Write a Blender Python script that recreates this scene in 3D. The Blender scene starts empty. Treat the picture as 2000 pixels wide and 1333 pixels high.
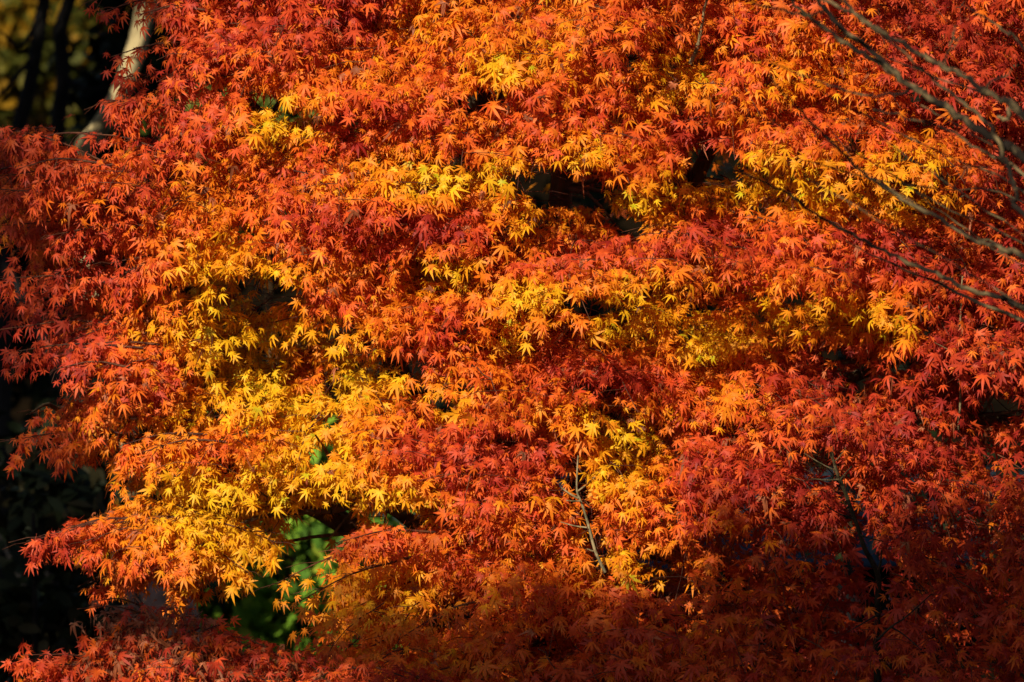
import bpy, math, random
import numpy as np
from mathutils import Vector

rng = np.random.default_rng(11)
random.seed(11)
C = bpy.context.scene.collection
sc = bpy.context.scene

# ------------------------------------------------------------------ camera
CAM = np.array([0.0, -20.0, 3.8])
AIM = np.array([0.0, 0.0, 2.3])
FW = AIM - CAM
FOCUS = float(np.linalg.norm(FW))
FW = FW / FOCUS
RT = np.array([1.0, 0.0, 0.0])
UP = np.cross(RT, FW)
TANH = 1.5 / FOCUS                       # half width 1.5 m at the maple
cam = bpy.data.cameras.new('camera')
co = bpy.data.objects.new('camera', cam)
C.objects.link(co)
co.location = CAM
co.rotation_euler = Vector(FW).to_track_quat('-Z', 'Y').to_euler()
cam.sensor_width = 36.0
cam.lens = 18.0 / TANH
cam.clip_end = 3000
cam.dof.use_dof = True
cam.dof.focus_distance = FOCUS - 0.15
cam.dof.aperture_fstop = 4.2
sc.camera = co

# ------------------------------------------------------------------ light
SUN_EL, SUN_AZ = math.radians(31), math.radians(27)     # behind the camera, to its left
S = np.array([-math.sin(SUN_AZ) * math.cos(SUN_EL), -math.cos(SUN_AZ) * math.cos(SUN_EL), math.sin(SUN_EL)])
w = bpy.data.worlds.new('World')
sc.world = w
w.use_nodes = True
nt = w.node_tree
bg = nt.nodes['Background']
sky = nt.nodes.new('ShaderNodeTexSky')
sky.sky_type = 'NISHITA'
sky.sun_disc = False
sky.sun_elevation = SUN_EL
sky.sun_rotation = math.pi + SUN_AZ
nt.links.new(sky.outputs[0], bg.inputs[0])
bg.inputs[1].default_value = 0.05
sl = bpy.data.lights.new('sun', 'SUN')
so = bpy.data.objects.new('sun', sl)
C.objects.link(so)
sl.energy = 5.0
sl.angle = math.radians(0.55)
sl.color = (1.0, 0.86, 0.64)
so.rotation_euler = Vector(S).to_track_quat('Z', 'Y').to_euler()
so.location = (-8, -24, 20)
sc.view_settings.view_transform = 'Standard'
sc.view_settings.look = 'None'
sc.view_settings.exposure = 0.31
sc.view_settings.gamma = 1.0
sc.cycles.max_bounces = 8
sc.cycles.diffuse_bounces = 4
sc.cycles.transmission_bounces = 4
sc.cycles.sample_clamp_indirect = 4.0


# ------------------------------------------------------------------ helpers
def at(px, py, y):
    """point of the place at depth y seen at photo pixel px, py"""
    px, py, y = np.broadcast_arrays(np.asarray(px, float), np.asarray(py, float), np.asarray(y, float))
    r = FW + ((px - 1000) / 1000 * TANH)[..., None] * RT + ((666.5 - py) / 1000 * TANH)[..., None] * UP
    return CAM + r * ((y - CAM[1]) / r[..., 1])[..., None]


def proj(P):
    d = P - CAM
    z = d @ FW
    return 1000 + (d @ RT) / z / TANH * 1000, 666.5 - (d @ UP) / z / TANH * 1000


def unit(v):
    return v / np.maximum(np.linalg.norm(v, axis=-1, keepdims=True), 1e-9)


def pxm(y):
    """metres per photo pixel at depth y"""
    return (y - CAM[1]) / FW[1] * TANH / 1000


def link_mesh(name, V, F, mat, parent=None, tint=None, smooth=False):
    """V (n,3); F list of equal sized face arrays"""
    me = bpy.data.meshes.new(name)
    V = np.asarray(V, np.float32)
    if not isinstance(F, list):
        F = [F]
    F = [np.asarray(f, np.int32) for f in F if len(f)]
    nl = sum(f.size for f in F)
    nf = sum(len(f) for f in F)
    me.vertices.add(len(V))
    me.vertices.foreach_set('co', V.ravel())
    me.loops.add(nl)
    me.loops.foreach_set('vertex_index', np.concatenate([f.ravel() for f in F]))
    me.polygons.add(nf)
    tot = np.concatenate([np.full(len(f), f.shape[1], np.int32) for f in F])
    me.polygons.foreach_set('loop_start', np.concatenate([[0], np.cumsum(tot)[:-1]]).astype(np.int32))
    me.polygons.foreach_set('loop_total', tot)
    if smooth:
        me.polygons.foreach_set('use_smooth', np.ones(nf, bool))
    me.update(calc_edges=True)
    if tint is not None:
        a = me.color_attributes.new('tint', 'FLOAT_COLOR', 'POINT')
        t4 = np.ones((len(V), 4), np.float32)
        t4[:, :3] = tint
        a.data.foreach_set('color', t4.ravel())
    me.materials.append(mat)
    o = bpy.data.objects.new(name, me)
    C.objects.link(o)
    if parent is not None:
        o.parent = parent
        p = parent
        off = Vector((0, 0, 0))
        while p is not None:
            off += p.location
            p = p.parent
        me.transform(__import__('mathutils').Matrix.Translation(-off))
    return o


def thing(name, loc, label, cat, group=None):
    o = bpy.data.objects.new(name, None)
    C.objects.link(o)
    o.location = loc
    o.empty_display_size = 0.2
    o['label'] = label
    o['category'] = cat
    if group:
        o['group'] = group
    return o


def tag(o, label=None, cat=None, kind=None):
    if label:
        o['label'] = label
    if cat:
        o['category'] = cat
    if kind:
        o['kind'] = kind
    return o


class Tubes:
    """collects tapered tubes into one mesh"""
    def __init__(self, sides=6):
        self.V, self.F, self.n, self.k = [], [], 0, sides

    def add(self, P, R, sides=None, wob=0.0):
        P = np.asarray(P, float)
        R = np.broadcast_to(np.asarray(R, float), (len(P),))
        k = sides or self.k
        T = unit(np.gradient(P, axis=0))
        ref = np.array([0.31, 0.2, 0.93]) if abs(T[0, 2]) < 0.8 else np.array([0.93, 0.31, 0.2])
        A = unit(np.cross(T, ref))
        B = np.cross(T, A)
        a = np.arange(k) / k * 2 * np.pi
        rr = R[:, None] * (1 + wob * rng.uniform(-1, 1, (len(P), k)))
        ring = P[:, None] + rr[..., None] * (np.cos(a)[None, :, None] * A[:, None] + np.sin(a)[None, :, None] * B[:, None])
        i = self.n + np.arange(len(P) - 1)[:, None] * k
        j = np.arange(k)[None]
        j2 = (j + 1) % k
        self.F.append(np.stack([i + j, i + j2, i + k + j2, i + k + j], -1).reshape(-1, 4))
        self.V.append(ring.reshape(-1, 3))
        self.n += len(P) * k
        return self

    def build(self, name, mat, parent=None):
        return link_mesh(name, np.concatenate(self.V), np.concatenate(self.F), mat, parent, smooth=True)


def smooth_path(P, m=4):
    """Catmull-Rom through the points"""
    P = np.asarray(P, float)
    Q = np.vstack([2 * P[0] - P[1], P, 2 * P[-1] - P[-2]])
    out = []
    for i in range(1, len(Q) - 2):
        for t in np.arange(m) / m:
            a, b, c, d = Q[i - 1], Q[i], Q[i + 1], Q[i + 2]
            out.append(0.5 * (2 * b + (c - a) * t + (2 * a - 5 * b + 4 * c - d) * t * t + (3 * b - a - 3 * c + d) * t ** 3))
    out.append(P[-1])
    return np.array(out)


# value noise on a lattice, for 2D arrays of positions
_lat = rng.uniform(-1, 1, (7, 128, 128))


def noise(x, y, k=0):
    x = np.asarray(x, float)
    y = np.asarray(y, float)
    xi, yi = np.floor(x).astype(int), np.floor(y).astype(int)
    fx, fy = x - xi, y - yi
    fx, fy = fx * fx * (3 - 2 * fx), fy * fy * (3 - 2 * fy)
    L = _lat[k]
    g = lambda a, b: L[a % 128, b % 128]
    return (g(xi, yi) * (1 - fx) + g(xi + 1, yi) * fx) * (1 - fy) + (g(xi, yi + 1) * (1 - fx) + g(xi + 1, yi + 1) * fx) * fy


# ------------------------------------------------------------------ materials
def leaf_material(name, trans=0.3, rough=0.45, spec=0.35, boost=1.0):
    m = bpy.data.materials.new(name)
    m.use_nodes = True
    n = m.node_tree
    p = n.nodes['Principled BSDF']
    out = n.nodes['Material Output']
    at_ = n.nodes.new('ShaderNodeAttribute')
    at_.attribute_name = 'tint'
    tc = n.nodes.new('ShaderNodeTexCoord')
    nz = n.nodes.new('ShaderNodeTexNoise')
    nz.inputs['Scale'].default_value = 70
    nz.inputs['Detail'].default_value = 2
    n.links.new(tc.outputs['Object'], nz.inputs['Vector'])
    mr = n.nodes.new('ShaderNodeMapRange')
    mr.inputs['From Min'].default_value = 0.3
    mr.inputs['From Max'].default_value = 0.7
    mr.inputs['To Min'].default_value = 0.78 * boost
    mr.inputs['To Max'].default_value = 1.12 * boost
    n.links.new(nz.outputs['Fac'], mr.inputs['Value'])
    mu = n.nodes.new('ShaderNodeVectorMath')
    mu.operation = 'SCALE'
    n.links.new(at_.outputs['Color'], mu.inputs[0])
    n.links.new(mr.outputs[0], mu.inputs['Scale'])
    n.links.new(mu.outputs[0], p.inputs['Base Color'])
    p.inputs['Roughness'].default_value = rough
    p.inputs['Specular IOR Level'].default_value = spec
    tr = n.nodes.new('ShaderNodeBsdfTranslucent')
    n.links.new(mu.outputs[0], tr.inputs['Color'])
    mx = n.nodes.new('ShaderNodeMixShader')
    mx.inputs[0].default_value = trans
    n.links.new(p.outputs[0], mx.inputs[1])
    n.links.new(tr.outputs[0], mx.inputs[2])
    n.links.new(mx.outputs[0], out.inputs['Surface'])
    return m


def mottled(name, c1, c2, scale=8.0, rough=0.85, bump=0.3, stretch=(1, 1, 1), lo=0.4, hi=0.6, spec=0.2):
    m = bpy.data.materials.new(name)
    m.use_nodes = True
    n = m.node_tree
    p = n.nodes['Principled BSDF']
    tc = n.nodes.new('ShaderNodeTexCoord')
    mp = n.nodes.new('ShaderNodeMapping')
    mp.inputs['Scale'].default_value = stretch
    nz = n.nodes.new('ShaderNodeTexNoise')
    nz.inputs['Scale'].default_value = scale
    nz.inputs['Detail'].default_value = 6
    nz.inputs['Roughness'].default_value = 0.62
    cr = n.nodes.new('ShaderNodeValToRGB')
    cr.color_ramp.elements[0].position = lo
    cr.color_ramp.elements[0].color = (*c1, 1)
    cr.color_ramp.elements[1].position = hi
    cr.color_ramp.elements[1].color = (*c2, 1)
    bp = n.nodes.new('ShaderNodeBump')
    bp.inputs['Strength'].default_value = bump
    bp.inputs['Distance'].default_value = 0.02
    n.links.new(tc.outputs['Object'], mp.inputs['Vector'])
    n.links.new(mp.outputs[0], nz.inputs['Vector'])
    n.links.new(nz.outputs['Fac'], cr.inputs[0])
    n.links.new(cr.outputs[0], p.inputs['Base Color'])
    n.links.new(nz.outputs['Fac'], bp.inputs['Height'])
    n.links.new(bp.outputs[0], p.inputs['Normal'])
    p.inputs['Roughness'].default_value = rough
    p.inputs['Specular IOR Level'].default_value = spec
    return m


M_MAPLE = leaf_material('maple_leaf', 0.32, 0.55, 0.28)
M_GREEN = leaf_material('evergreen_leaf', 0.15, 0.6, 0.12)
M_TWIG = mottled('maple_twig', (0.05, 0.016, 0.012), (0.13, 0.05, 0.025), 30, 0.6)
M_MBARK = mottled('maple_bark', (0.05, 0.035, 0.022), (0.12, 0.09, 0.05), 25, 0.8, 0.4, (1, 1, .3))
M_SHOOT = mottled('young_maple_bark', (0.08, 0.07, 0.035), (0.28, 0.22, 0.12), 40, 0.6, 0.2)
M_SHADESTEM = mottled('shaded_maple_stem', (0.010, 0.008, 0.006), (0.035, 0.026, 0.016), 30, 0.7, 0.3, (1, 1, .4))  # darker lower bark, with the shade on it also put into the colour
M_BARE = mottled('mottled_bark', (0.012, 0.008, 0.006), (0.24, 0.18, 0.09), 13, 0.9, 0.5, (1, 1, 1), 0.48, 0.66)  # dark and pale patches spread at random by noise
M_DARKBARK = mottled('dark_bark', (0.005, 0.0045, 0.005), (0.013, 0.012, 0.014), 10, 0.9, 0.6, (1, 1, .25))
M_PALEBARK = mottled('pale_bark', (0.07, 0.055, 0.028), (0.40, 0.33, 0.18), 9, 0.85, 0.6, (1, 1, .6), 0.42, 0.58)
M_BROWNBARK = mottled('brown_bark', (0.07, 0.04, 0.018), (0.20, 0.11, 0.05), 9, 0.9, 0.5, (1, 1, .3))
M_STONE = mottled('pink_stone', (0.20, 0.12, 0.09), (0.42, 0.27, 0.20), 9, 0.9, 0.4)
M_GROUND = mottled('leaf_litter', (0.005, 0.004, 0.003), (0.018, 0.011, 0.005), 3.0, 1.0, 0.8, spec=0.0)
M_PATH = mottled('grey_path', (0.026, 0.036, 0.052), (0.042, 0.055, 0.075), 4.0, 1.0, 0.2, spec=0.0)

# ------------------------------------------------------------------ leaf shapes
LOBES_7 = [(-126, .38, .07), (-80, .74, .085), (-39, .95, .097), (0, 1.03, .10), (39, .95, .097), (80, .74, .085), (126, .38, .07)]
LOBES_5 = [(-92, .62, .11), (-44, .9, .125), (0, 1.0, .13), (44, .9, .125), (92, .62, .11)]


def make_leaf(lobes, petiole, curl, fold, jit, r):
    """outline of one maple leaf: centre at origin, middle lobe +Y, normal +Z"""
    V = [(0, 0, 0)]
    tipw = [0.0]
    F = []
    vals = []
    angs = [l[0] + r.uniform(-6, 6) * jit for l in lobes]
    lens = [l[1] * (1 + r.uniform(-.13, .13) * jit) for l in lobes]
    edges = [angs[0] - 26] + [(angs[i] + angs[i + 1]) / 2 for i in range(len(angs) - 1)] + [angs[-1] + 26]
    for i, e in enumerate(edges):
        rad = 0.235 if 0 < i < len(edges) - 1 else 0.10
        a = math.radians(e)
        V.append((math.sin(a) * rad, math.cos(a) * rad, 0))
        tipw.append(.15)
        vals.append(len(V) - 1)
    for i, (a, L, (_, _, hw)) in enumerate(zip(angs, lens, lobes)):
        a = math.radians(a)
        dx, dy = math.sin(a), math.cos(a)
        nx, ny = dy, -dx
        f = 0.52
        b = len(V)
        V.append((dx * L * f - nx * hw, dy * L * f - ny * hw, 0))
        V.append((dx * L, dy * L, 0))
        V.append((dx * L * f + nx * hw, dy * L * f + ny * hw, 0))
        tipw += [.45, 1.0, .45]
        F += [(0, b, vals[i]), (0, b + 2, b), (b, b + 2, b + 1), (0, vals[i + 1], b + 2)]
    V = np.array(V)
    rr = np.hypot(V[:, 0], V[:, 1])
    V[:, 2] = -curl * rr ** 2 + fold * np.abs(V[:, 0]) + r.normal(0, .035 * jit, len(V)) * rr
    if petiole > 0:
        b = len(V)
        V = np.vstack([V, [(-.012, 0, 0), (.012, 0, 0), (.010, -petiole * .6, -.02), (-.010, -petiole * .6, -.02), (.0, -petiole, .10)]])
        tipw += [.9] * 5
        F += [(b, b + 3, b + 2), (b, b + 2, b + 1), (b + 2, b + 3, b + 4)]
    return V, np.array(tipw), np.array(F)


LEAF7 = [make_leaf(LOBES_7, 0.75, rng.uniform(.15, .95), rng.uniform(-.08, .4), 1, rng) for _ in range(14)]
LEAF5 = [make_leaf(LOBES_5, 0.0, rng.uniform(.1, .4), rng.uniform(0, .25), 1, rng) for _ in range(5)]
WITHER = [make_leaf(LOBES_5, 0.6, rng.uniform(1.2, 2.2), rng.uniform(.6, 1.3), 3, rng) for _ in range(4)]
OVAL = [(np.array([(0, -.5, 0), (.22, -.15, .04), (.2, .2, .03), (0, .5, -.06), (-.2, .2, .03), (-.22, -.15, .04)]) *
         np.array([s, 1, 1]), np.array([0, .4, .6, 1, .6, .4]), np.array([(0, 1, 5), (1, 2, 4), (1, 4, 5), (2, 3, 4)])) for s in (1.0, 1.3, .8)]


def scatter(shapes, P, D, N, size, col, coltip=None):
    """one leaf per row: position, main-lobe direction, rough normal, size, colour -> V, F, tint"""
    if coltip is None:
        coltip = col
    Y = unit(D)
    X = unit(np.cross(Y, N))
    Z = np.cross(X, Y)
    pick = rng.integers(0, len(shapes), len(P))
    Vs, Fs, Ts, n = [], [], [], 0
    for k, (v, tw, f) in enumerate(shapes):
        i = np.nonzero(pick == k)[0]
        if not len(i):
            continue
        loc = v[None] * size[i, None, None]
        W = P[i, None] + loc[..., 0:1] * X[i, None] + loc[..., 1:2] * Y[i, None] + loc[..., 2:3] * Z[i, None]
        T = col[i, None] * (1 - tw[None, :, None]) + coltip[i, None] * tw[None, :, None]
        Vs.append(W.reshape(-1, 3))
        Ts.append(T.reshape(-1, 3))
        Fs.append((f[None] + (n + np.arange(len(i)) * len(v))[:, None, None]).reshape(-1, 3))
        n += len(i) * len(v)
    return np.concatenate(Vs), np.concatenate(Fs), np.concatenate(Ts)


class Leaves:
    def __init__(self):
        self.V, self.F, self.T, self.n = [], [], [], 0

    def add(self, V, F, T):
        self.V.append(V)
        self.F.append(F + self.n)
        self.T.append(T)
        self.n += len(V)

    def build(self, name, mat, parent=None):
        return link_mesh(name, np.concatenate(self.V), np.concatenate(self.F), mat, parent, np.concatenate(self.T))


# ------------------------------------------------------------------ autumn colour of the maples
# how far each stretch of the crown has turned: 0 crimson .. 1 yellow   (x0, x1, y0, y1, h)
TURN = [
    (200, 500, 0, 350, .2), (380, 480, 350, 430, .55), (0, 250, 250, 450, .18), (0, 100, 420, 470, .25),
    (500, 660, 0, 100, .15), (640, 720, 10, 60, .1), (820, 990, 10, 60, .55), (940, 1010, 115, 150, .85), (500, 900, 80, 175, .35),
    (510, 600, 220, 280, .82), (850, 960, 185, 215, .4), (640, 770, 220, 260, .12), (500, 640, 290, 340, .26), (730, 810, 270, 340, .5),
    (780, 870, 340, 375, .9), (640, 760, 350, 378, .55), (945, 1010, 300, 385, .75), (890, 1010, 255, 300, .22), (500, 1000, 395, 450, .15),
    (1000, 1080, 0, 60, .25), (1080, 1110, 0, 30, .6), (1080, 1125, 60, 110, .65), (1000, 1060, 95, 130, .65), (1150, 1260, 50, 100, .28),
    (1240, 1355, 120, 185, .72), (1380, 1500, 15, 80, .42), (1440, 1500, 60, 130, .2), (1100, 1230, 120, 180, .42), (1000, 1180, 190, 225, .2),
    (1000, 1110, 225, 275, .5), (1040, 1070, 275, 300, .2), (1100, 1185, 290, 325, .72), (1150, 1260, 325, 358, .12), (1165, 1245, 368, 400, .88),
    (1250, 1375, 330, 400, .7), (1290, 1400, 245, 290, .12), (1225, 1290, 255, 300, .42), (1400, 1510, 330, 410, .78), (1410, 1460, 185, 230, .5),
    (1240, 1300, 418, 442, .88), (1290, 1510, 395, 470, .05), (1090, 1210, 418, 450, .4), (1000, 1090, 415, 435, .6),
    (1500, 1640, 55, 100, .55), (1560, 1650, 105, 150, .5), (1500, 1550, 135, 170, .62), (1640, 2000, 0, 260, .14), (1640, 1700, 180, 200, .5),
    (1720, 1840, 280, 340, .66), (1500, 1590, 345, 405, .75), (1600, 1710, 330, 400, .55), (1750, 1840, 370, 412, .72), (1840, 2000, 280, 480, .18),
    (1500, 1800, 425, 520, .18),
    (0, 200, 470, 560, .16), (300, 420, 465, 505, .5), (425, 510, 475, 565, .75), (170, 330, 535, 595, .18), (270, 325, 560, 600, .5),
    (380, 435, 525, 595, .85), (290, 400, 600, 630, .38), (20, 260, 635, 705, .1), (325, 465, 615, 690, 1.0), (250, 400, 655, 700, .42),
    (265, 335, 705, 735, .18), (400, 510, 700, 785, .96), (200, 420, 745, 790, .22), (350, 430, 785, 830, .88), (380, 510, 800, 852, .42),
    (400, 485, 855, 890, .22), (30, 200, 770, 900, .28), (200, 330, 800, 900, .5),
    (500, 610, 465, 495, .26), (690, 910, 455, 490, .05), (500, 700, 500, 600, .62), (500, 560, 540, 562, .85), (700, 820, 510, 560, .26),
    (800, 890, 500, 560, .88), (605, 700, 565, 600, .1), (830, 905, 595, 645, .05), (620, 830, 605, 645, .48), (500, 670, 620, 725, .78),
    (585, 625, 695, 735, .25), (735, 845, 675, 700, .15), (690, 765, 710, 785, 1.0), (900, 1000, 600, 680, .38), (900, 1000, 700, 760, .3),
    (855, 890, 770, 805, .8), (500, 700, 770, 865, .88), (700, 850, 768, 805, .38), (735, 1000, 812, 905, .1), (500, 545, 830, 865, .48),
    (1000, 1060, 450, 480, .5), (1000, 1180, 480, 540, .15), (1190, 1300, 450, 500, .07), (1190, 1350, 520, 580, .55), (1000, 1085, 560, 605, .88),
    (1015, 1155, 608, 655, .26), (985, 1020, 640, 690, .82), (1160, 1300, 590, 660, .92), (1265, 1335, 630, 685, .52), (1345, 1395, 640, 695, .92),
    (1375, 1490, 540, 620, .26), (1425, 1510, 640, 692, .88), (975, 1375, 690, 765, .1), (1375, 1450, 740, 800, .58), (1445, 1510, 675, 745, .08),
    (1165, 1265, 838, 905, .88), (1255, 1385, 780, 840, .32), (1000, 1150, 860, 905, .16), (1000, 1125, 765, 835, .44), (1380, 1500, 800, 900, .2),
    (1500, 1600, 540, 600, .42), (1505, 1590, 600, 655, .8), (1625, 1695, 600, 642, .82), (1715, 1765, 590, 655, .72), (1555, 1660, 645, 690, .07),
    (1600, 1800, 500, 590, .16), (1780, 2000, 480, 900, .12), (1500, 1780, 690, 900, .12),
    (300, 570, 930, 1110, .9), (50, 210, 990, 1070, .2), (205, 300, 995, 1065, .55), (210, 350, 1080, 1135, .28), (310, 370, 1140, 1175, .5),
    (560, 720, 895, 1000, .8), (755, 1000, 900, 950, .15), (755, 835, 945, 985, .88), (830, 1000, 965, 1060, .3), (700, 840, 1035, 1085, .25),
    (670, 820, 1110, 1195, .72), (640, 1000, 1200, 1333, .38), (860, 1000, 1060, 1130, .3),
    (1000, 1150, 960, 1130, .4), (1150, 1255, 900, 955, .88), (1170, 1490, 900, 960, .12), (1145, 1260, 1000, 1065, .4), (1150, 1290, 1078, 1115, .7),
    (1280, 1500, 970, 1333, .27), (1500, 2000, 930, 1333, .1), (1000, 1280, 1130, 1333, .2),  # lower right: red leaves, set darker still to deepen the shade there
]
_t = np.array(TURN)
_cx, _cy = (_t[:, 0] + _t[:, 1]) / 2, (_t[:, 2] + _t[:, 3]) / 2
_rx, _ry = (_t[:, 1] - _t[:, 0]) / 2 + 16, (_t[:, 3] - _t[:, 2]) / 2 + 13
_wt = 1.0 / np.sqrt(_rx * _ry) * 60


def turned(px, py):
    px, py = np.asarray(px, float), np.asarray(py, float)
    out = np.empty(px.shape)
    for a in range(0, px.size, 20000):
        s = slice(a, a + 20000)
        d = ((px[s, None] - _cx) / _rx) ** 2 + ((py[s, None] - _cy) / _ry) ** 2
        g = np.exp(-0.9 * d) * _wt
        b = .02
        out[s] = ((g * _t[:, 4]).sum(1) + b * .3) / (g.sum(1) + b)
    return out


STOPS = np.array([0, .12, .27, .45, .62, .8, 1.0])
COLS = np.array([(.34, .022, .016), (.52, .048, .018), (.70, .095, .018), (.82, .185, .012), (.86, .285, .009), (.88, .40, .009), (.90, .53, .012)])


def leaf_colour(h):
    h = np.clip(h, 0, 1)
    return np.stack([np.interp(h, STOPS, COLS[:, k]) for k in range(3)], -1)


# openings in the crown: (cx, cy, rx, ry, reach) reach 2 = clear through, 1 = into the dark inside
GAPS = [
    (60, 90, 270, 130, 2), (250, 85, 92, 115, 2), (180, 262, 58, 60, 2), (290, 245, 65, 25, 1), (70, 228, 60, 22, 2), (400, 175, 60, 22, 1), (520, 200, 36, 22, 2), (590, 215, 60, 20, 1),
    (930, 196, 44, 24, 1), (895, 325, 42, 26, 1), (1232, 118, 34, 20, 1), (1085, 362, 92, 50, 1), (1150, 395, 60, 34, 1), (1220, 430, 44, 26, 1), (1205, 238, 34, 14, 1),
    (1400, 325, 62, 40, 1), (1480, 220, 20, 20, 1), (1845, 345, 42, 18, 1), (1000, 30, 18, 16, 1), (760, 55, 20, 8, 1),
    (795, 712, 66, 34, 1), (880, 640, 18, 22, 1), (1150, 592, 56, 30, 1), (1225, 622, 26, 10, 1), (880, 785, 16, 18, 1), (1130, 752, 24, 10, 1), (1205, 812, 36, 18, 1), (1270, 868, 16, 18, 1),
    (540, 575, 80, 30, 1), (470, 560, 26, 16, 1), (520, 690, 30, 12, 1), (230, 525, 40, 20, 1), (640, 760, 14, 16, 1), (660, 640, 26, 12, 1),
    (70, 600, 110, 20, 2), (190, 515, 75, 28, 2), (100, 745, 95, 34, 2), (40, 665, 60, 14, 2), (250, 850, 70, 16, 1), (330, 560, 50, 12, 1), (20, 540, 40, 60, 2), (0, 780, 40, 80, 2), (90, 920, 150, 55, 2), (180, 745, 60, 20, 2), (120, 590, 60, 14, 1), (60, 735, 60, 16, 2),
    (60, 1170, 160, 95, 2), (180, 1200, 60, 40, 2), (290, 1155, 50, 16, 2), (535, 1110, 130, 112, 2), (420, 1160, 60, 30, 2), (450, 905, 30, 24, 2), (635, 885, 45, 16, 2), (770, 1000, 55, 26, 2),
    (300, 960, 32, 22, 2), (640, 1020, 80, 40, 1), (720, 1100, 20, 14, 2), (880, 1200, 60, 34, 1), (780, 1265, 90, 18, 1),
    (1640, 690, 50, 14, 1), (1760, 700, 40, 22, 1), (1834, 640, 18, 40, 1), (1950, 800, 46, 26, 1), (1420, 1060, 60, 18, 1), (1330, 1150, 60, 26, 1), (1640, 1070, 30, 16, 1),
    (1900, 1020, 80, 30, 1), (1770, 1130, 40, 20, 1), (1080, 1260, 60, 30, 1), (1640, 1160, 30, 14, 1), (60, 1250, 90, 26, 2),
]
for _ in range(60):
    GAPS.append((rng.uniform(300, 1980), rng.uniform(120, 1080), rng.uniform(14, 34), rng.uniform(7, 14), 1))
for _ in range(34):
    GAPS.append((rng.uniform(1280, 2000), rng.uniform(1010, 1330), rng.uniform(22, 60), rng.uniform(10, 22), 1))
_g = np.array(GAPS, float)


def opening(px, py, reach):
    px, py = px + 26 * noise(px / 38, py / 38, 5) + 12 * noise(px / 13, py / 13, 2), py + 16 * noise(px / 38, py / 30, 6) + 9 * noise(px / 13, py / 11, 1)
    g = _g[_g[:, 4] >= reach]
    d = ((px[:, None] - g[:, 0]) / g[:, 2]) ** 2 + ((py[:, None] - g[:, 1]) / g[:, 3]) ** 2
    return d.min(1)              # < 1 inside


STEM_A = [(1722, 1700), (1716, 1400), (1712, 1250), (1714, 1180), (1716, 1133), (1708, 1106), (1689, 1072), (1676, 1032), (1662, 994), (1649, 957), (1637, 930), (1629, 903), (1622, 885)]
STEM_B = [(1200, 1165), (1182, 1119), (1162, 1075), (1149, 1025), (1135, 981), (1127, 961), (1127, 927), (1129, 890)]
_st = np.vstack([smooth_path(np.array(q, float), 6) for q in (STEM_A[3:], STEM_B[1:], [(1638, 937), (1612, 938), (1584, 935)], [(1632, 920), (1604, 906), (1571, 886)], [(1130, 974), (1115, 966), (1096, 953)])])


def off_stem(px, py):
    """few leaves grow right on the bare stems"""
    ok = np.ones(len(px), bool)
    i = np.nonzero((px > 1080) & (px < 1740) & (py > 870) & (py < 1200))[0]
    if len(i):
        d = np.hypot(px[i, None] - _st[:, 0], py[i, None] - _st[:, 1] + 10).min(1)
        ok[i] = (d > 22) | (rng.random(len(i)) < .14)
    return ok


# ------------------------------------------------------------------ sprays of maple leaves
LEAF_TOTAL = 0


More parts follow.
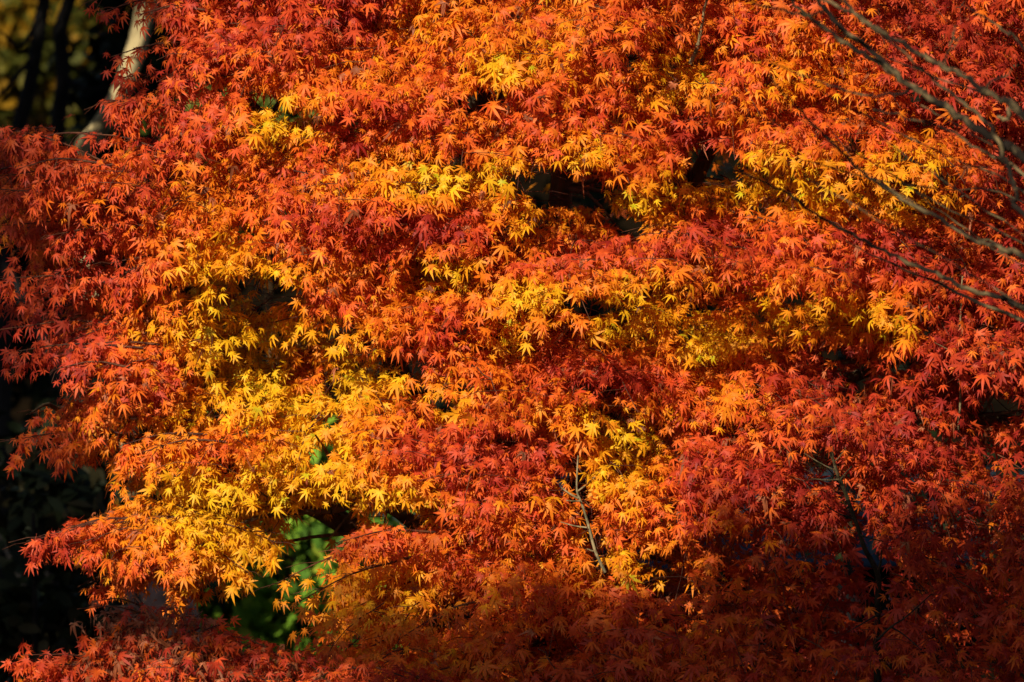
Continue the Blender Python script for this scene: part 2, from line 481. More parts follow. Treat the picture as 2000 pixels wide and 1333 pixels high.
def spray(L, T, c, d, ln, wd, n, slope=.75, scale=1.0, shapes=LEAF7, hue=None, shift=0., wither=.025, keep=None, mixdown=.7):
    """a fan of leaves on one side shoot: c middle of its face, d the way it grows out"""
    global LEAF_TOTAL
    d = unit(np.array([d[0], d[1], 0.0]))
    lat = np.array([-d[1], d[0], 0.0])
    up = np.array([0, 0, 1.0])
    s = rng.beta(1.35, 1.15, n)
    t = rng.uniform(-1, 1, n)
    prof = np.sin(np.pi * np.clip(.12 + .8 * s, 0, 1)) ** .6
    a = (s - .5) * ln
    b = t * wd * prof
    dep = rng.beta(1.1, 2.0, n)                                   # 0 on top, 1 underneath
    z = -slope * ln * (.30 * (s - .5) + .85 * (s ** 3 - .25)) - .28 * wd * t * t - dep * .07
    ripple = .012 * np.sin(a * 40 + t * 5 + rng.uniform(0, 6))
    P = c + a[:, None] * d + b[:, None] * lat + (z + ripple)[:, None] * up
    P += rng.normal(0, .008, P.shape)
    gslope = slope * (.18 + 1.75 * s * s)
    nrm = unit(1.15 * up + gslope[:, None] * d + (.45 * t)[:, None] * lat)
    N = unit(nrm + rng.normal(0, .42, P.shape) + .10 * d + rng.normal(0, .14, 3))
    D = d * rng.uniform(.35, 1, n)[:, None] + lat * (1.0 * t + rng.normal(0, .55, n))[:, None] - up * (mixdown * rng.uniform(.35, 1.5, n))[:, None]
    D = unit(D)
    D = unit(D - (D * N).sum(1, keepdims=True) * N * .85)
    px, py = proj(P)
    if keep is not None:
        k = keep(px, py, P)
        if not k.any():
            return
        P, D, N, s, t, dep, px, py = P[k], D[k], N[k], s[k], t[k], dep[k], px[k], py[k]
    m = len(P)
    h = turned(px, py) if hue is None else np.full(m, hue)
    h = h + .08 * np.clip((340 - px) / 250, 0, 1) - .09 * np.clip((360 - py) / 120, 0, 1) * np.clip((px - 780) / 150, 0, 1) * (h > .35)
    h = np.where(h > .5, .5 + (h - .5) * 1.18 + .03, h - .07 * np.clip((.3 - h) / .25, 0, 1))
    h = h + .10 + shift + .46 * (dep - .36) - .12 * (s - .55) + .06 * noise(px / 26, py / 14, 2) + rng.normal(0, .042, m) + rng.normal(0, .05)
    col = leaf_colour(h + .05)
    tip = leaf_colour(h - .07)
    g = rng.random(m) < np.where(h > .75, .07, .0)
    col[g] = col[g] * (.55, 1.0, 1.0)
    val = rng.uniform(.9, 1.06, (m, 1))
    col, tip = col * val, tip * val
    size = scale * np.clip(rng.lognormal(math.log(.0258), .33, m), .011, .048)
    wi = rng.random(m) < wither
    if wi.any():
        bc = np.array([.36, .11, .045]) * rng.uniform(.5, 1.5, (wi.sum(), 1))
        L.add(*scatter(WITHER, P[wi], D[wi], N[wi], size[wi] * .85, bc))
    if (~wi).any():
        ok = ~wi
        L.add(*scatter(shapes, P[ok], D[ok], N[ok], size[ok], col[ok], tip[ok]))
    LEAF_TOTAL += m
    if T is not None and rng.random() < .8:
        q = np.linspace(-.55, .45, 6)
        zz = -slope * ln * (.30 * q + .85 * ((q + .5) ** 3 - .25)) - .03
        ax = c + (q * ln)[:, None] * d + zz[:, None] * up + rng.normal(0, .004, (6, 3))
        T.add(ax, np.linspace(.0026, .0010, 6), 4)
        for _ in range(3):
            i = rng.integers(1, 5)
            e = ax[i] + d * ln * .18 + lat * wd * rng.choice([-1, 1]) * rng.uniform(.5, .9) - up * .02
            T.add(np.array([ax[i], (ax[i] + e) / 2 + up * .01, e]), [.0014, .0011, .0007], 3)


# hollows under overhanging boughs: cx, cy, rx, ry
HOL = np.array([
    (570, 600, 130, 60), (560, 690, 110, 45), (620, 510, 110, 36), (690, 930, 120, 55), (270, 800, 70, 36), (160, 600, 110, 26), (330, 570, 70, 24), (530, 330, 70, 26),
    (600, 215, 110, 30), (1410, 770, 60, 40), (1290, 545, 90, 24), (1080, 385, 110, 45), (1210, 440, 60, 26), (1400, 350, 80, 36), (1230, 130, 50, 26), (900, 340, 70, 30), (920, 210, 60, 24),
    (800, 735, 80, 34), (1150, 610, 80, 28), (1660, 585, 90, 26), (1750, 690, 70, 50), (1890, 760, 110, 60), (1210, 820, 80, 30), (1845, 355, 60, 24), (1700, 300, 70, 26), (1560, 200, 60, 24),
    (380, 540, 60, 24), (760, 640, 60, 24), (470, 900, 110, 30), (1020, 150, 60, 20), (720, 300, 80, 22), (1350, 220, 60, 24), (1000, 460, 60, 18), (1000, 560, 70, 20), (650, 420, 90, 22),
    (1780, 180, 80, 26), (1600, 880, 60, 24), (1330, 1000, 120, 36), (240, 480, 90, 26), (180, 380, 100, 24)], float)


def face_depth(px, py):
    """depth of the front of the main crown: bulging towards us in the middle, red tiers ahead, yellow pockets behind"""
    h = turned(px, py)
    base = .10 + .42 * ((px - 1050) / 1000) ** 2 + .30 * (1 - py / 1333)
    f = tier(px, py)
    lip = np.where(f < .75, .5 - f / .75, -.5 + (f - .75) * 2)          # tucked in above, jutting out at the lip
    d = ((px[:, None] - HOL[:, 0]) / HOL[:, 2]) ** 2 + ((py[:, None] - HOL[:, 1]) / HOL[:, 3]) ** 2
    over = ((px[:, None] - HOL[:, 0]) / HOL[:, 2] / 1.1) ** 2 + ((py[:, None] - HOL[:, 1] + HOL[:, 3] + 45) / 45) ** 2
    hollow = .50 * np.exp(-d).max(1) - .20 * np.exp(-over).max(1)
    return base + .34 * (h - .42) + .46 * lip + .09 * noise(px / 160, py / 70, 0) + hollow


def tier(px, py):
    """0 at the top of a tier of foliage .. 1 at its lower lip; tiers fall away to both sides"""
    fall = .16 * np.abs(px - 1080) - .10 * np.maximum(px - 1400, 0)
    return ((py - fall) / 118 + .55 * noise(px / 230, py / 150, 3) + .22 * noise(px / 80, py / 80, 4)) % 1.0


def crown_layer(L, T, step, jit, dy, n, prob, reach, region, shapes=LEAF7, shift=0., ln=.22, wd=.185, slope=.6, scale=1.0, core=.95):
    xs = np.arange(-160, 2170, step[0])
    ys = np.arange(-120, 1460, step[1])
    gx, gy = np.meshgrid(xs, ys)
    gx = gx + (np.arange(len(ys))[:, None] % 2) * step[0] * .5
    px = (gx + rng.uniform(-jit, jit, gx.shape) * step[0]).ravel()
    py = (gy + rng.uniform(-jit, jit, gy.shape) * step[1]).ravel()
    y = face_depth(px, py) + dy
    ok = region(px, py) & (rng.random(len(px)) < prob * np.clip(.45 + 1.6 * tier(px, py), 0, 1)) & (opening(px, py, reach) > core - .05)

    def keep(qx, qy, P):
        o = opening(qx, qy, reach)
        return (o > np.where(rng.random(len(qx)) < .06, .4, core)) & (opening(qx, qy, 2) > .95) & off_stem(qx, qy)
    for x_, y_, d_ in zip(px[ok], py[ok], y[ok]):
        c = at(x_, y_, d_ + rng.normal(0, .06))
        lx = (x_ - 1000) / 900
        dr = np.array([lx * 1.1 + rng.normal(0, .5), -1.0])
        k = rng.uniform(.75, 1.3)
        spray(L, T, c, dr, ln * k, wd * k * rng.uniform(.8, 1.2), int(n * k * k), slope * rng.uniform(.7, 1.25), scale, shapes, None, shift, keep=keep)


def edge_left(py):
    """left outline of the main crown in the frame"""
    return np.interp(py, [-100, 0, 40, 90, 140, 180, 200, 235, 300, 420, 470, 560, 700, 800, 860, 910, 960, 1010, 1060, 1110, 1150, 1175, 1185],
                     [250, 270, 310, 350, 350, 390, 200, 20, -90, 10, 120, 130, 110, 160, 200, 270, 330, 130, 190, 260, 330, 360, 500])


def bottom_edge(px):
    return np.interp(px, [0, 340, 380, 500, 560, 640, 720, 850, 960, 1100, 1250, 1320, 1450, 1700, 2000, 2200],
                     [1170, 1175, 1100, 1060, 1030, 1120, 1190, 1230, 1190, 1140, 1110, 1090, 1010, 900, 840, 800])


def main_region(px, py):
    return (px > edge_left(py) + 55) & (py < bottom_edge(px) - 30) & (px < 1500 + 160 * noise(py / 120, py * 0 + 3.3, 1))


def red_region(px, py):
    return ~(px < 1500 + 160 * noise(py / 120, py * 0 + 3.3, 1)) & (py < bottom_edge(px) - 10) & (py > -130)


def low_region(px, py):
    return (py > bottom_edge(px) - 40) & (px > 640 + np.maximum(0, 1240 - py) * .9) & (py > 900)


# ------------------------------------------------------------------ main maple
maple = thing('maple_tree', (0.05, 1.1, 0), 'large orange and yellow maple spreading across the middle of the view', 'tree', 'maples in autumn colour')
maple_loc = np.array([0.05, 1.1, 0])
tk = Tubes(12)
fork = np.array([.02, 1.08, 1.15])
tk.add(smooth_path([(.05, 1.1, -.05), (.0, 1.12, .35), (.06, 1.08, .8), fork]), np.linspace(.15, .105, 13), wob=.05)
trunk = tk.build('trunk', M_MBARK, maple)
for e, r0 in [((-1.35, .75, 2.0), .05), ((-.9, .7, 3.1), .055), ((-.15, .75, 3.7), .06), ((.8, .8, 3.2), .055), ((1.2, .7, 2.2), .045), ((-.55, .5, 1.75), .035), ((.5, .5, 1.85), .035), ((-.3, 1.6, 4.6), .05), ((.4, 1.7, 5.0), .05)]:
    e = np.array(e)
    m1 = fork + (e - fork) * .35 + np.array([0, 0, .18])
    m2 = fork + (e - fork) * .7 + np.array([0, 0, .16]) + rng.normal(0, .03, 3)
    lt = Tubes(8)
    pth = smooth_path([fork - (0, 0, .05), m1, m2, e])
    lt.add(pth, np.linspace(r0, .012, len(pth)), wob=.05)
    for _ in range(9):
        i = rng.integers(4, len(pth))
        q = pth[i] + np.array([rng.normal(0, .3), rng.uniform(-.55, -.15), rng.normal(.02, .12)])
        sub = smooth_path([pth[i], (pth[i] + q) / 2 + (0, 0, .04), q], 3)
        lt.add(sub, np.linspace(.010, .003, len(sub)), 5)
    lt.build('limb', M_MBARK, trunk)

Lm, Tm = Leaves(), Tubes(4)
crown_layer(Lm, Tm, (78, 40), .5, 0.0, 128, .93, 1, main_region)
crown_layer(Lm, Tm, (110, 60), .5, .30, 72, .9, 1, main_region, shift=.17)
crown_layer(Lm, None, (150, 80), .5, .75, 52, .75, 1, main_region, LEAF5, .0, .3, .17)

crown_layer(Lm, None, (135, 66), .5, 1.45, 66, .95, 1, main_region, LEAF5, -.05, .34, .2, core=.6)

# fringe of long shoots reaching out to the left
FRINGE = [  # tip px, py, root px, py, leaves, width
    (0, 250, 230, 330, 150, .10), (205, 195, 420, 240, 130, .07), (0, 370, 260, 420, 170, .10), (20, 440, 260, 450, 120, .08),
    (335, 95, 480, 130, 90, .06), (330, 150, 470, 160, 70, .06), (270, 30, 400, 20, 60, .04), (170, 5, 330, -20, 60, .05), (215, 112, 400, 85, 55, .041), (232, 152, 420, 165, 60, .041), (205, 22, 370, 0, 60, .041), (205, 196, 400, 235, 80, .041), (150, 262, 330, 300, 36, .041),
    (25, 490, 240, 500, 110, .06), (0, 545, 250, 560, 100, .06), (0, 590, 240, 600, 150, .07), (60, 575, 260, 570, 80, .06),
    (10, 690, 280, 680, 190, .08), (30, 640, 260, 640, 90, .06), (120, 775, 330, 740, 120, .06), (50, 810, 300, 790, 130, .07), (20, 860, 280, 850, 120, .06), (100, 880, 310, 860, 90, .06),
    (55, 1060, 330, 1000, 190, .09), (120, 1040, 360, 1010, 150, .08), (170, 1140, 360, 1100, 120, .06), (220, 1100, 380, 1060, 110, .06), (330, 1175, 380, 1120, 40, .03),
    (260, 930, 420, 900, 90, .06),
    (560, 1010, 330, 960, 170, .09), (540, 1060, 330, 1010, 170, .09), (480, 1115, 330, 1040, 110, .07), (500, 940, 340, 930, 120, .07),
    (650, 1130, 900, 1080, 150, .07), (690, 1190, 880, 1120, 110, .06), (800, 1235, 960, 1170, 40, .03), (575, 1180, 800, 1090, 26, .07), (540, 1140, 760, 1060, 22, .07), (660, 1060, 850, 1040, 110, .06),
]
for k in range(46):
    ty = rng.uniform(240, 900) if k < 34 else rng.uniform(990, 1120)
    tx = float(edge_left(ty)) + rng.uniform(-30, 110)
    FRINGE.append((tx, ty + rng.uniform(0, 40), tx + rng.uniform(130, 230), ty - rng.uniform(-15, 35), int(rng.uniform(28, 60)), rng.uniform(.02, .045)))
for tx, ty, bx, by, n, wd in FRINGE:
    y0 = float(face_depth(np.array([bx], float), np.array([by], float))[0]) - .03
    yt = y0 - .02 if tx < 300 else y0 - .15
    A, B = at(bx, by, y0), at(tx, ty, yt)
    if tx < 90 and 460 < ty < 900:
        n = int(n * .6)
        wd *= .8
    ax = B - A
    ln = np.linalg.norm(ax)
    d = unit(np.array([ax[0], ax[1], 0]) + np.array([0, -.25, 0]))
    lat = np.array([-d[1], d[0], 0])
    s = rng.beta(1.1, 1.0, n)
    sag = .03 * np.sin(np.pi * s)
    w_ = wd * (1.05 - .8 * s ** 1.5) * rng.uniform(-1, 1, n)
    P = A + s[:, None] * ax + lat * w_[:, None] + np.array([0, 0, 1]) * (sag - rng.beta(1.2, 2, n) * .09 - .25 * np.abs(w_))[:, None]
    P += rng.normal(0, .008, P.shape)
    N = unit(np.array([0, 0, .9]) + .35 * d + np.array([-.1, -.35, 0]) + rng.normal(0, .42, P.shape))
    D = unit(d * rng.uniform(.3, 1.1, n)[:, None] + lat * rng.normal(0, .5, n)[:, None] - np.array([0, 0, 1]) * rng.uniform(.3, 1.2, n)[:, None])
    px, py = proj(P)
    k = ~((opening(px, py, 2) < .9) & (px < 330) & (py < 330)) | (rng.random(n) < (.85 if wd == .041 else .12))
    P, N, D, px, py, s, n = P[k], N[k], D[k], px[k], py[k], s[k], int(k.sum())
    h = turned(px, py) + .05 - .15 * (s - .4) + rng.normal(0, .08, n)
    val = rng.uniform(.85, 1.08, (n, 1))
    Lm.add(*scatter(LEAF7, P, D, N, np.clip(rng.lognormal(math.log(.0285), .22, n), .015, .045), leaf_colour(h + .05) * val, leaf_colour(h - .08) * val))
    LEAF_TOTAL += n
    tw = smooth_path([A, A + .5 * ax + (0, 0, .02), B])
    Tm.add(tw, np.linspace(.004, .0012, len(tw)), 4)
    for _ in range(7):
        i = rng.integers(1, len(tw))
        q = tw[i] + d * rng.uniform(.03, .1) + lat * rng.normal(0, wd * .6) - (0, 0, rng.uniform(0, .04))
        Tm.add(np.array([tw[i], (tw[i] + q) / 2 + (0, 0, .006), q]), [.0015, .0011, .0007], 3)

# the crown goes on above, behind and beside the frame
for _ in range(330):
    u = rng.uniform(0, 2 * np.pi)
    v = rng.uniform(.02, 1)
    R = np.array([1.9, 1.3, 2.6])
    c = np.array([0.0, 1.5, 2.6]) + R * np.array([math.cos(u) * math.sqrt(1 - v * v), math.sin(u) * math.sqrt(1 - v * v), v]) * rng.uniform(.7, 1)
    qx, qy = proj(c[None])
    if (c[1] < 1.0 or opening(qx, qy, 2)[0] < 2.2 or opening(qx, qy, 1)[0] < 1.3 or qx[0] < edge_left(qy[0]) + 250) and -70 < qy[0] < 1450 and -200 < qx[0] < 2200:
        continue
    spray(Lm, None, c, (c[0], c[1] - 1.5), .4, .25, 42, .5, 1.35, LEAF5, .4, 0.)
crown = Lm.build('crown', M_MAPLE, maple)
Tm.build('twig_spray', M_TWIG, crown)

# upright shoots of the main maple seen between its leaves
def stems(parent, specs, mat, dy=-.12, name='branch'):
    for pts, w0, w1 in specs:
        p = np.array(pts, float)
        y = float(face_depth(p[:1, 0], p[:1, 1])[0]) + dy
        yy = y + np.linspace(.0, .05, len(p))
        W = smooth_path(at(p[:, 0], p[:, 1], yy))
        b = Tubes(7)
        b.add(W, np.linspace(w0, w1, len(W)) * .5 * pxm(y), wob=.06)
        b.build(name, mat, parent)


stems(trunk, [
    ([(1388, -20), (1375, 20), (1371, 51), (1361, 95), (1348, 125)], 5, 9),
    ([(1490, 95), (1466, 125), (1432, 172), (1419, 186), (1395, 219), (1372, 246)], 5, 10),
    ([(812, 255), (816, 290), (818, 324), (824, 345), (835, 372)], 5, 9),
    ([(1140, 30), (1130, 60), (1113, 100)], 3, 5),
], M_SHOOT, -.14)

# ------------------------------------------------------------------ red maple on the right
red_base = (2.1, .9, 0)
redm = thing('maple_tree', red_base, 'deep red maple filling the right side behind the bare grey branches', 'tree', 'maples in autumn colour')
tk = Tubes(10)
tk.add(smooth_path([(2.1, .9, -.05), (2.05, .9, .6), (1.9, .85, 1.3), (1.75, .8, 2.0)]), np.linspace(.10, .06, 13), wob=.06)
rt = tk.build('trunk', M_MBARK, redm)
for e in [(1.0, .55, 2.6), (1.3, .6, 3.3), (1.9, .7, 3.6), (.95, .5, 1.9), (2.6, .6, 2.9)]:
    b0 = np.array([1.78, .81, 1.9])
    pth = smooth_path([b0, (b0 + e) / 2 + (0, 0, .12), e])
    lt = Tubes(7)
    lt.add(pth, np.linspace(.035, .008, len(pth)), wob=.06)
    for _ in range(7):
        i = rng.integers(2, len(pth))
        q = pth[i] + np.array([rng.normal(0, .25), rng.uniform(-.45, -.1), rng.normal(.02, .1)])
        lt.add(smooth_path([pth[i], (pth[i] + q) / 2 + (0, 0, .03), q], 3), np.linspace(.008, .0025, 7), 5)
    lt.build('limb', M_MBARK, rt)
Lr, Tr = Leaves(), Tubes(4)
crown_layer(Lr, Tr, (78, 40), .5, -.10, 128, .93, 1, red_region, shift=-.02)
crown_layer(Lr, Tr, (110, 60), .5, .22, 70, .9, 1, red_region, shift=.14)
crown_layer(Lr, None, (150, 80), .5, .65, 50, .75, 1, red_region, LEAF5, .0, .3, .17)
crown_layer(Lr, None, (135, 66), .5, 1.3, 66, .95, 1, red_region, LEAF5, .0, .34, .2, core=.6)
for _ in range(90):
    c = np.array([rng.uniform(1.75, 3.2), rng.uniform(0, 1.6), rng.uniform(1.8, 4.6)])
    spray(Lr, None, c, (c[0] - 2, c[1] - 1), .4, .25, 42, .5, 1.35, LEAF5, .2, 0.)
rc = Lr.build('crown', M_MAPLE, redm)
Tr.build('twig_spray', M_TWIG, rc)
stems(rt, [
    ([(1880, 540), (1878, 565), (1876, 619), (1873, 666), (1871, 713), (1876, 771), (1873, 818), (1870, 850)], 3, 5),
    ([(1824, 669), (1846, 680), (1870, 694)], 1.5, 2.5),
    ([(1833, 590), (1833, 630), (1835, 670)], 5, 6),
    ([(1950, 750), (1939, 774), (1912, 825), (1900, 850)], 5, 7),
    ([(1756, 860), (1753, 875), (1750, 900), (1749, 925)], 4, 6),
    ([(1718, 871), (1735, 882), (1751, 893)], 1.5, 3),
], M_SHOOT, -.26)

# ------------------------------------------------------------------ young maple in the shade, lower right
young = thing('maple_tree', (1.05, -.22, 0), 'young maple standing in shade, its slender forked stem catching sun only at the top', 'tree', 'maples in autumn colour')
ST = STEM_A
yy = np.linspace(-.02, -.43, len(ST))
W = at([p[0] for p in ST], [p[1] for p in ST], yy)
W = np.vstack([[W[0][0], W[0][1], -.05], W])
yt = Tubes(8)
W = smooth_path(W)
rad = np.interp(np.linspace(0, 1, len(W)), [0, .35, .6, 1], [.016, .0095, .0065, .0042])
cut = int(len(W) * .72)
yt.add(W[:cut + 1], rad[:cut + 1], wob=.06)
ystem = yt.build('trunk', M_SHADESTEM, young)
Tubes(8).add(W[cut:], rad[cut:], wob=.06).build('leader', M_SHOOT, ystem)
for pts, a, b in [
    ([(1638, 937), (1612, 938), (1584, 935)], 4, 2), ([(1632, 920), (1604, 906), (1571, 886)], 3.5, 1.5), ([(1642, 937), (1652, 924), (1664, 911)], 4, 2), ([(1629, 903), (1640, 892), (1652, 874)], 3, 1.5),
    ([(1716, 1113), (1720, 1098), (1722, 1075)], 6, 3), ([(1668, 1015), (1650, 1008), (1632, 1000), (1610, 985)], 4, 2), ([(1680, 1045), (1700, 1052), (1725, 1058)], 4, 2),
    ([(1716, 1200), (1690, 1215), (1655, 1235)], 4, 2), ([(1714, 1250), (1740, 1225), (1770, 1205), (1820, 1160)], 5, 2), ([(1630, 905), (1627, 890), (1628, 872)], 3, 1.5), ([(1648, 955), (1650, 940), (1648, 925)], 2.5, 1.2),
    ([(1740, 1225), (1765, 1240), (1800, 1270)], 4, 2)]:
    p = np.array(pts, float)
    W2 = smooth_path(at(p[:, 0], p[:, 1], np.linspace(-.42, -.46, len(p))))
    Tubes(6).add(W2, np.linspace(a, b, len(W2)) * .5 * .0015, wob=.05).build('twig', M_SHOOT if pts[0][1] < 960 else M_SHADESTEM, ystem)
Ly, Ty = Leaves(), Tubes(4)


def low_layer(L, T, step, dy, n, prob, reach, region, scale, shift, hue=None, wither=.015, shapes=LEAF7):
    xs = np.arange(-160, 2200, step[0])
    ys = np.arange(880, 1560, step[1])
    gx, gy = np.meshgrid(xs, ys)
    px = (gx + (np.arange(len(ys))[:, None] % 2) * step[0] * .5 + rng.uniform(-.5, .5, gx.shape) * step[0]).ravel()
    py = (gy + rng.uniform(-.5, .5, gy.shape) * step[1]).ravel()
    ok = region(px, py) & (rng.random(len(px)) < prob) & (opening(px, py, reach) > .9)
    for x_, y_ in zip(px[ok], py[ok]):
        d_ = dy - .35 * (y_ - 1000) / 333 + .12 * float(noise(x_ / 150, y_ / 80, 4)) + .3 * (float(turned(np.array([x_]), np.array([y_]))[0]) - .25)
        c = at(x_, y_, d_)
        dr = np.array([(x_ - 1300) / 1100 + rng.normal(0, .6), -1.0])
        k = rng.uniform(.75, 1.3)
        spray(L, T, c, dr, .25 * k, .15 * k, int(n * k * k), .7 * rng.uniform(.7, 1.2), scale, shapes, hue, shift, wither,
              keep=lambda qx, qy, P: (opening(qx, qy, reach) > np.where(rng.random(len(qx)) < .12, .4, .95)) & off_stem(qx, qy))


low_layer(Ly, Ty, (88, 50), -.02, 48, .92, 1, low_region, 1.18, .0)
low_layer(Ly, Ty, (115, 62), .28, 46, .85, 1, low_region, 1.1, .06)
low_layer(Ly, None, (150, 80), .65, 44, .8, 2, low_region, 1.1, .0, shapes=LEAF5)
low_layer(Ly, None, (105, 52), 1.05, 66, .95, 2, low_region, 1.1, .0, shapes=LEAF5)
yc = Ly.build('crown', M_MAPLE, young)
Ty.build('twig_spray', M_TWIG, yc)

# stem of a second young maple in the middle, sunlit
stems(ystem, [
    (STEM_B[1:], 7, 3),
    ([(1130, 974), (1115, 966), (1096, 953)], 5, 3), ([(1135, 979), (1120, 979), (1106, 978)], 3.5, 2), ([(1147, 1031), (1120, 1027), (1095, 1020)], 3.5, 2),
    ([(1160, 1077), (1136, 1070), (1111, 1067)], 4, 2), ([(1127, 961), (1148, 945), (1172, 922)], 4, 2),
], M_SHOOT, -.28)

# ------------------------------------------------------------------ low maple at the bottom left, half withered
low = thing('maple_tree', (-.95, -.75, 0), 'low dark red maple along the bottom with withered brown leaves on its hump', 'tree', 'maples in autumn colour')
lt = Tubes(8)
lb = np.array([-.95, -.75, 0])
lt.add(smooth_path([lb - (0, 0, .05), lb + (.03, .02, .4), lb + (-.02, 0, .8), lb + (0, 0, 1.15)]), np.linspace(.035, .014, 13), wob=.06)
ltr = lt.build('trunk', M_MBARK, low)
Ll, Tl = Leaves(), Tubes(4)


def hump(px):
    return np.interp(px, [-100, 0, 60, 180, 240, 300, 360, 430, 480, 560, 700, 850, 960], [1350, 1335, 1312, 1276, 1190, 1172, 1180, 1215, 1245, 1262, 1290, 1310, 1330])


for x_, n_, wth in [(x, 60, w) for x, w in zip(np.linspace(-60, 980, 30), np.linspace(0, 1, 30))]:
    for rr in range(5):
        top = float(hump(x_)) + 24 + rr * 46 + rng.uniform(-10, 10)
        wi = .55 if (220 < x_ < 490 and rr < 2) else (.2 if 150 < x_ < 520 else .03)
        c = at(x_ + rng.uniform(-25, 25), top, -.62 - .10 * rr + rng.normal(0, .05))
        spray(Ll, Tl, c, ((x_ - 420) / 400 + rng.normal(0, .4), -1), .20, .13, 56, .55, .92, LEAF7, .15 if 180 < x_ < 520 else .17, 0., wi,
              keep=lambda qx, qy, P: qy > hump(qx) - 6)
for tx, ty, bx, by, n in [(25, 1280, 260, 1300, 90), (150, 1190, 290, 1200, 14), (185, 1175, 280, 1185, 10), (175, 1250, 320, 1230, 60), (70, 1300, 280, 1320, 70), (470, 1225, 380, 1240, 30), (440, 1240, 560, 1290, 60)]:
    A, B = at(bx, by, -.66), at(tx, ty, -.72)
    ax = B - A
    s = rng.beta(1.3, 1, n)
    P = A + s[:, None] * ax + rng.normal(0, 1, (n, 3)) * np.array([.03, .04, .02]) - np.array([0, 0, .02])
    N = unit(np.array([-.2, -.5, .7]) + rng.normal(0, .5, P.shape))
    D = unit(unit(ax) * .7 + rng.normal(0, .4, P.shape) - np.array([0, 0, .8]))
    few = n < 20
    col = leaf_colour(.2 + rng.normal(0, .08, n)) if not few else np.array([.3, .11, .06]) * rng.uniform(.6, 1.4, (n, 1))
    Ll.add(*scatter(WITHER if few else LEAF7, P, D, N, rng.uniform(.024, .036, n), col))
    tw = smooth_path([A, A + .5 * ax + (0, 0, .015), B])
    Tl.add(tw, np.linspace(.003, .001, len(tw)), 4)
lc = Ll.build('crown', M_MAPLE, low)
Tl.build('twig_spray', M_TWIG, lc)

# ------------------------------------------------------------------ bare tree reaching in from the right
BY = -3.1
bare = thing('bare_tree', (2.45, BY, 0), 'leafless tree reaching in with blurred grey mottled branches', 'tree')
k0 = pxm(BY)
hub = np.array([2.25, BY, 2.05])
bt = Tubes(10)
bt.add(smooth_path([(2.45, BY, -.05), (2.43, BY, .8), (2.35, BY, 1.5), hub]), np.linspace(.085, .05, 13), wob=.06)
btr = bt.build('trunk', M_BARE, bare)
BR = [  # points from the tip inwards, width px at tip and at the edge of the frame, depth shift
    ([(1570, -45), (1598, 0), (1618, 27), (1659, 68), (1703, 101), (1743, 138), (1777, 169), (1814, 189), (1854, 216), (1905, 250), (1939, 270), (1973, 290), (2010, 316)], 7, 19, 0.0),
    ([(1500, -30), (1540, 0), (1567, 20), (1601, 47), (1635, 74), (1669, 94), (1703, 115), (1743, 143)], 6, 11, .03),
    ([(1570, -25), (1611, 0), (1652, 20), (1686, 40), (1723, 64), (1763, 84), (1804, 111), (1844, 132), (1881, 148), (1922, 175), (1956, 196), (2010, 232)], 6, 12.5, -.15),
    ([(1625, -30), (1645, 0), (1668, 22), (1690, 46)], 6, 8, -.16),
    ([(1690, 46), (1736, 78), (1787, 125), (1824, 159), (1865, 189), (1898, 216), (1935, 246), (1949, 273), (1959, 304), (1976, 341), (1989, 388), (2005, 425)], 5, 10, -.05),
    ([(1430, 100), (1500, 122), (1544, 137), (1584, 154), (1635, 170), (1676, 184), (1709, 187), (1743, 184), (1779, 172)], 2.5, 5, .02),
    ([(1430, 330), (1500, 361), (1551, 388), (1595, 419), (1652, 450), (1703, 477), (1750, 501), (1797, 524), (1838, 539), (1878, 558), (1919, 572), (1956, 582), (2010, 608)], 4, 12, .55),
    ([(1500, 140), (1520, 169), (1551, 203), (1584, 240), (1635, 287), (1669, 324), (1709, 354), (1753, 381), (1794, 408), (1838, 429), (1871, 450), (1905, 470), (1939, 480), (1973, 494), (2010, 510)], 3, 11, .3),
    ([(1650, 470), (1710, 503), (1790, 535), (1850, 562), (1935, 602), (2010, 632)], 3, 9, .8),
    ([(1700, 212), (1770, 230), (1821, 243), (1865, 260), (1898, 284), (1939, 304), (1973, 324), (2010, 350)], 3, 7, .2),
    ([(1880, 8), (1915, 30), (1949, 54), (1973, 71), (2010, 104)], 3, 6, .35),
    ([(1456, 0), (1500, 14), (1551, 25), (1571, 30), (1610, 25)], 4, 6, .03),
    ([(1866, 50), (1860, 75), (1852, 100), (1846, 130)], 2.5, 4, -.12), ([(1975, 140), (1956, 152), (1932, 166), (1922, 176)], 3, 6, -.12),
    ([(1946, 229), (1970, 234), (2010, 233)], 6, 9, .1), ([(1880, 62), (1868, 82), (1856, 96)], 2, 3, -.12), ([(1560, 310), (1700, 350), (1840, 372), (2010, 400)], 2, 4, .9),
    ([(1620, 60), (1700, 95), (1800, 140), (1900, 175), (2010, 240)], 2.5, 5, .5),
]
for k in range(7):                       # fine shoots fanning out between the branches
    ex, ey = 2010, rng.uniform(60, 640)
    ln_ = rng.uniform(200, 480)
    sl_ = rng.uniform(.42, .72)
    bend = rng.uniform(-18, 18)
    BR.append(([(ex - ln_, ey - ln_ * sl_), (ex - ln_ * .7, ey - ln_ * .7 * sl_ + bend * .6), (ex - ln_ * .35, ey - ln_ * .35 * sl_ + bend), (ex, ey)], 1.8, rng.uniform(3, 4.5), rng.uniform(-.1, .9)))
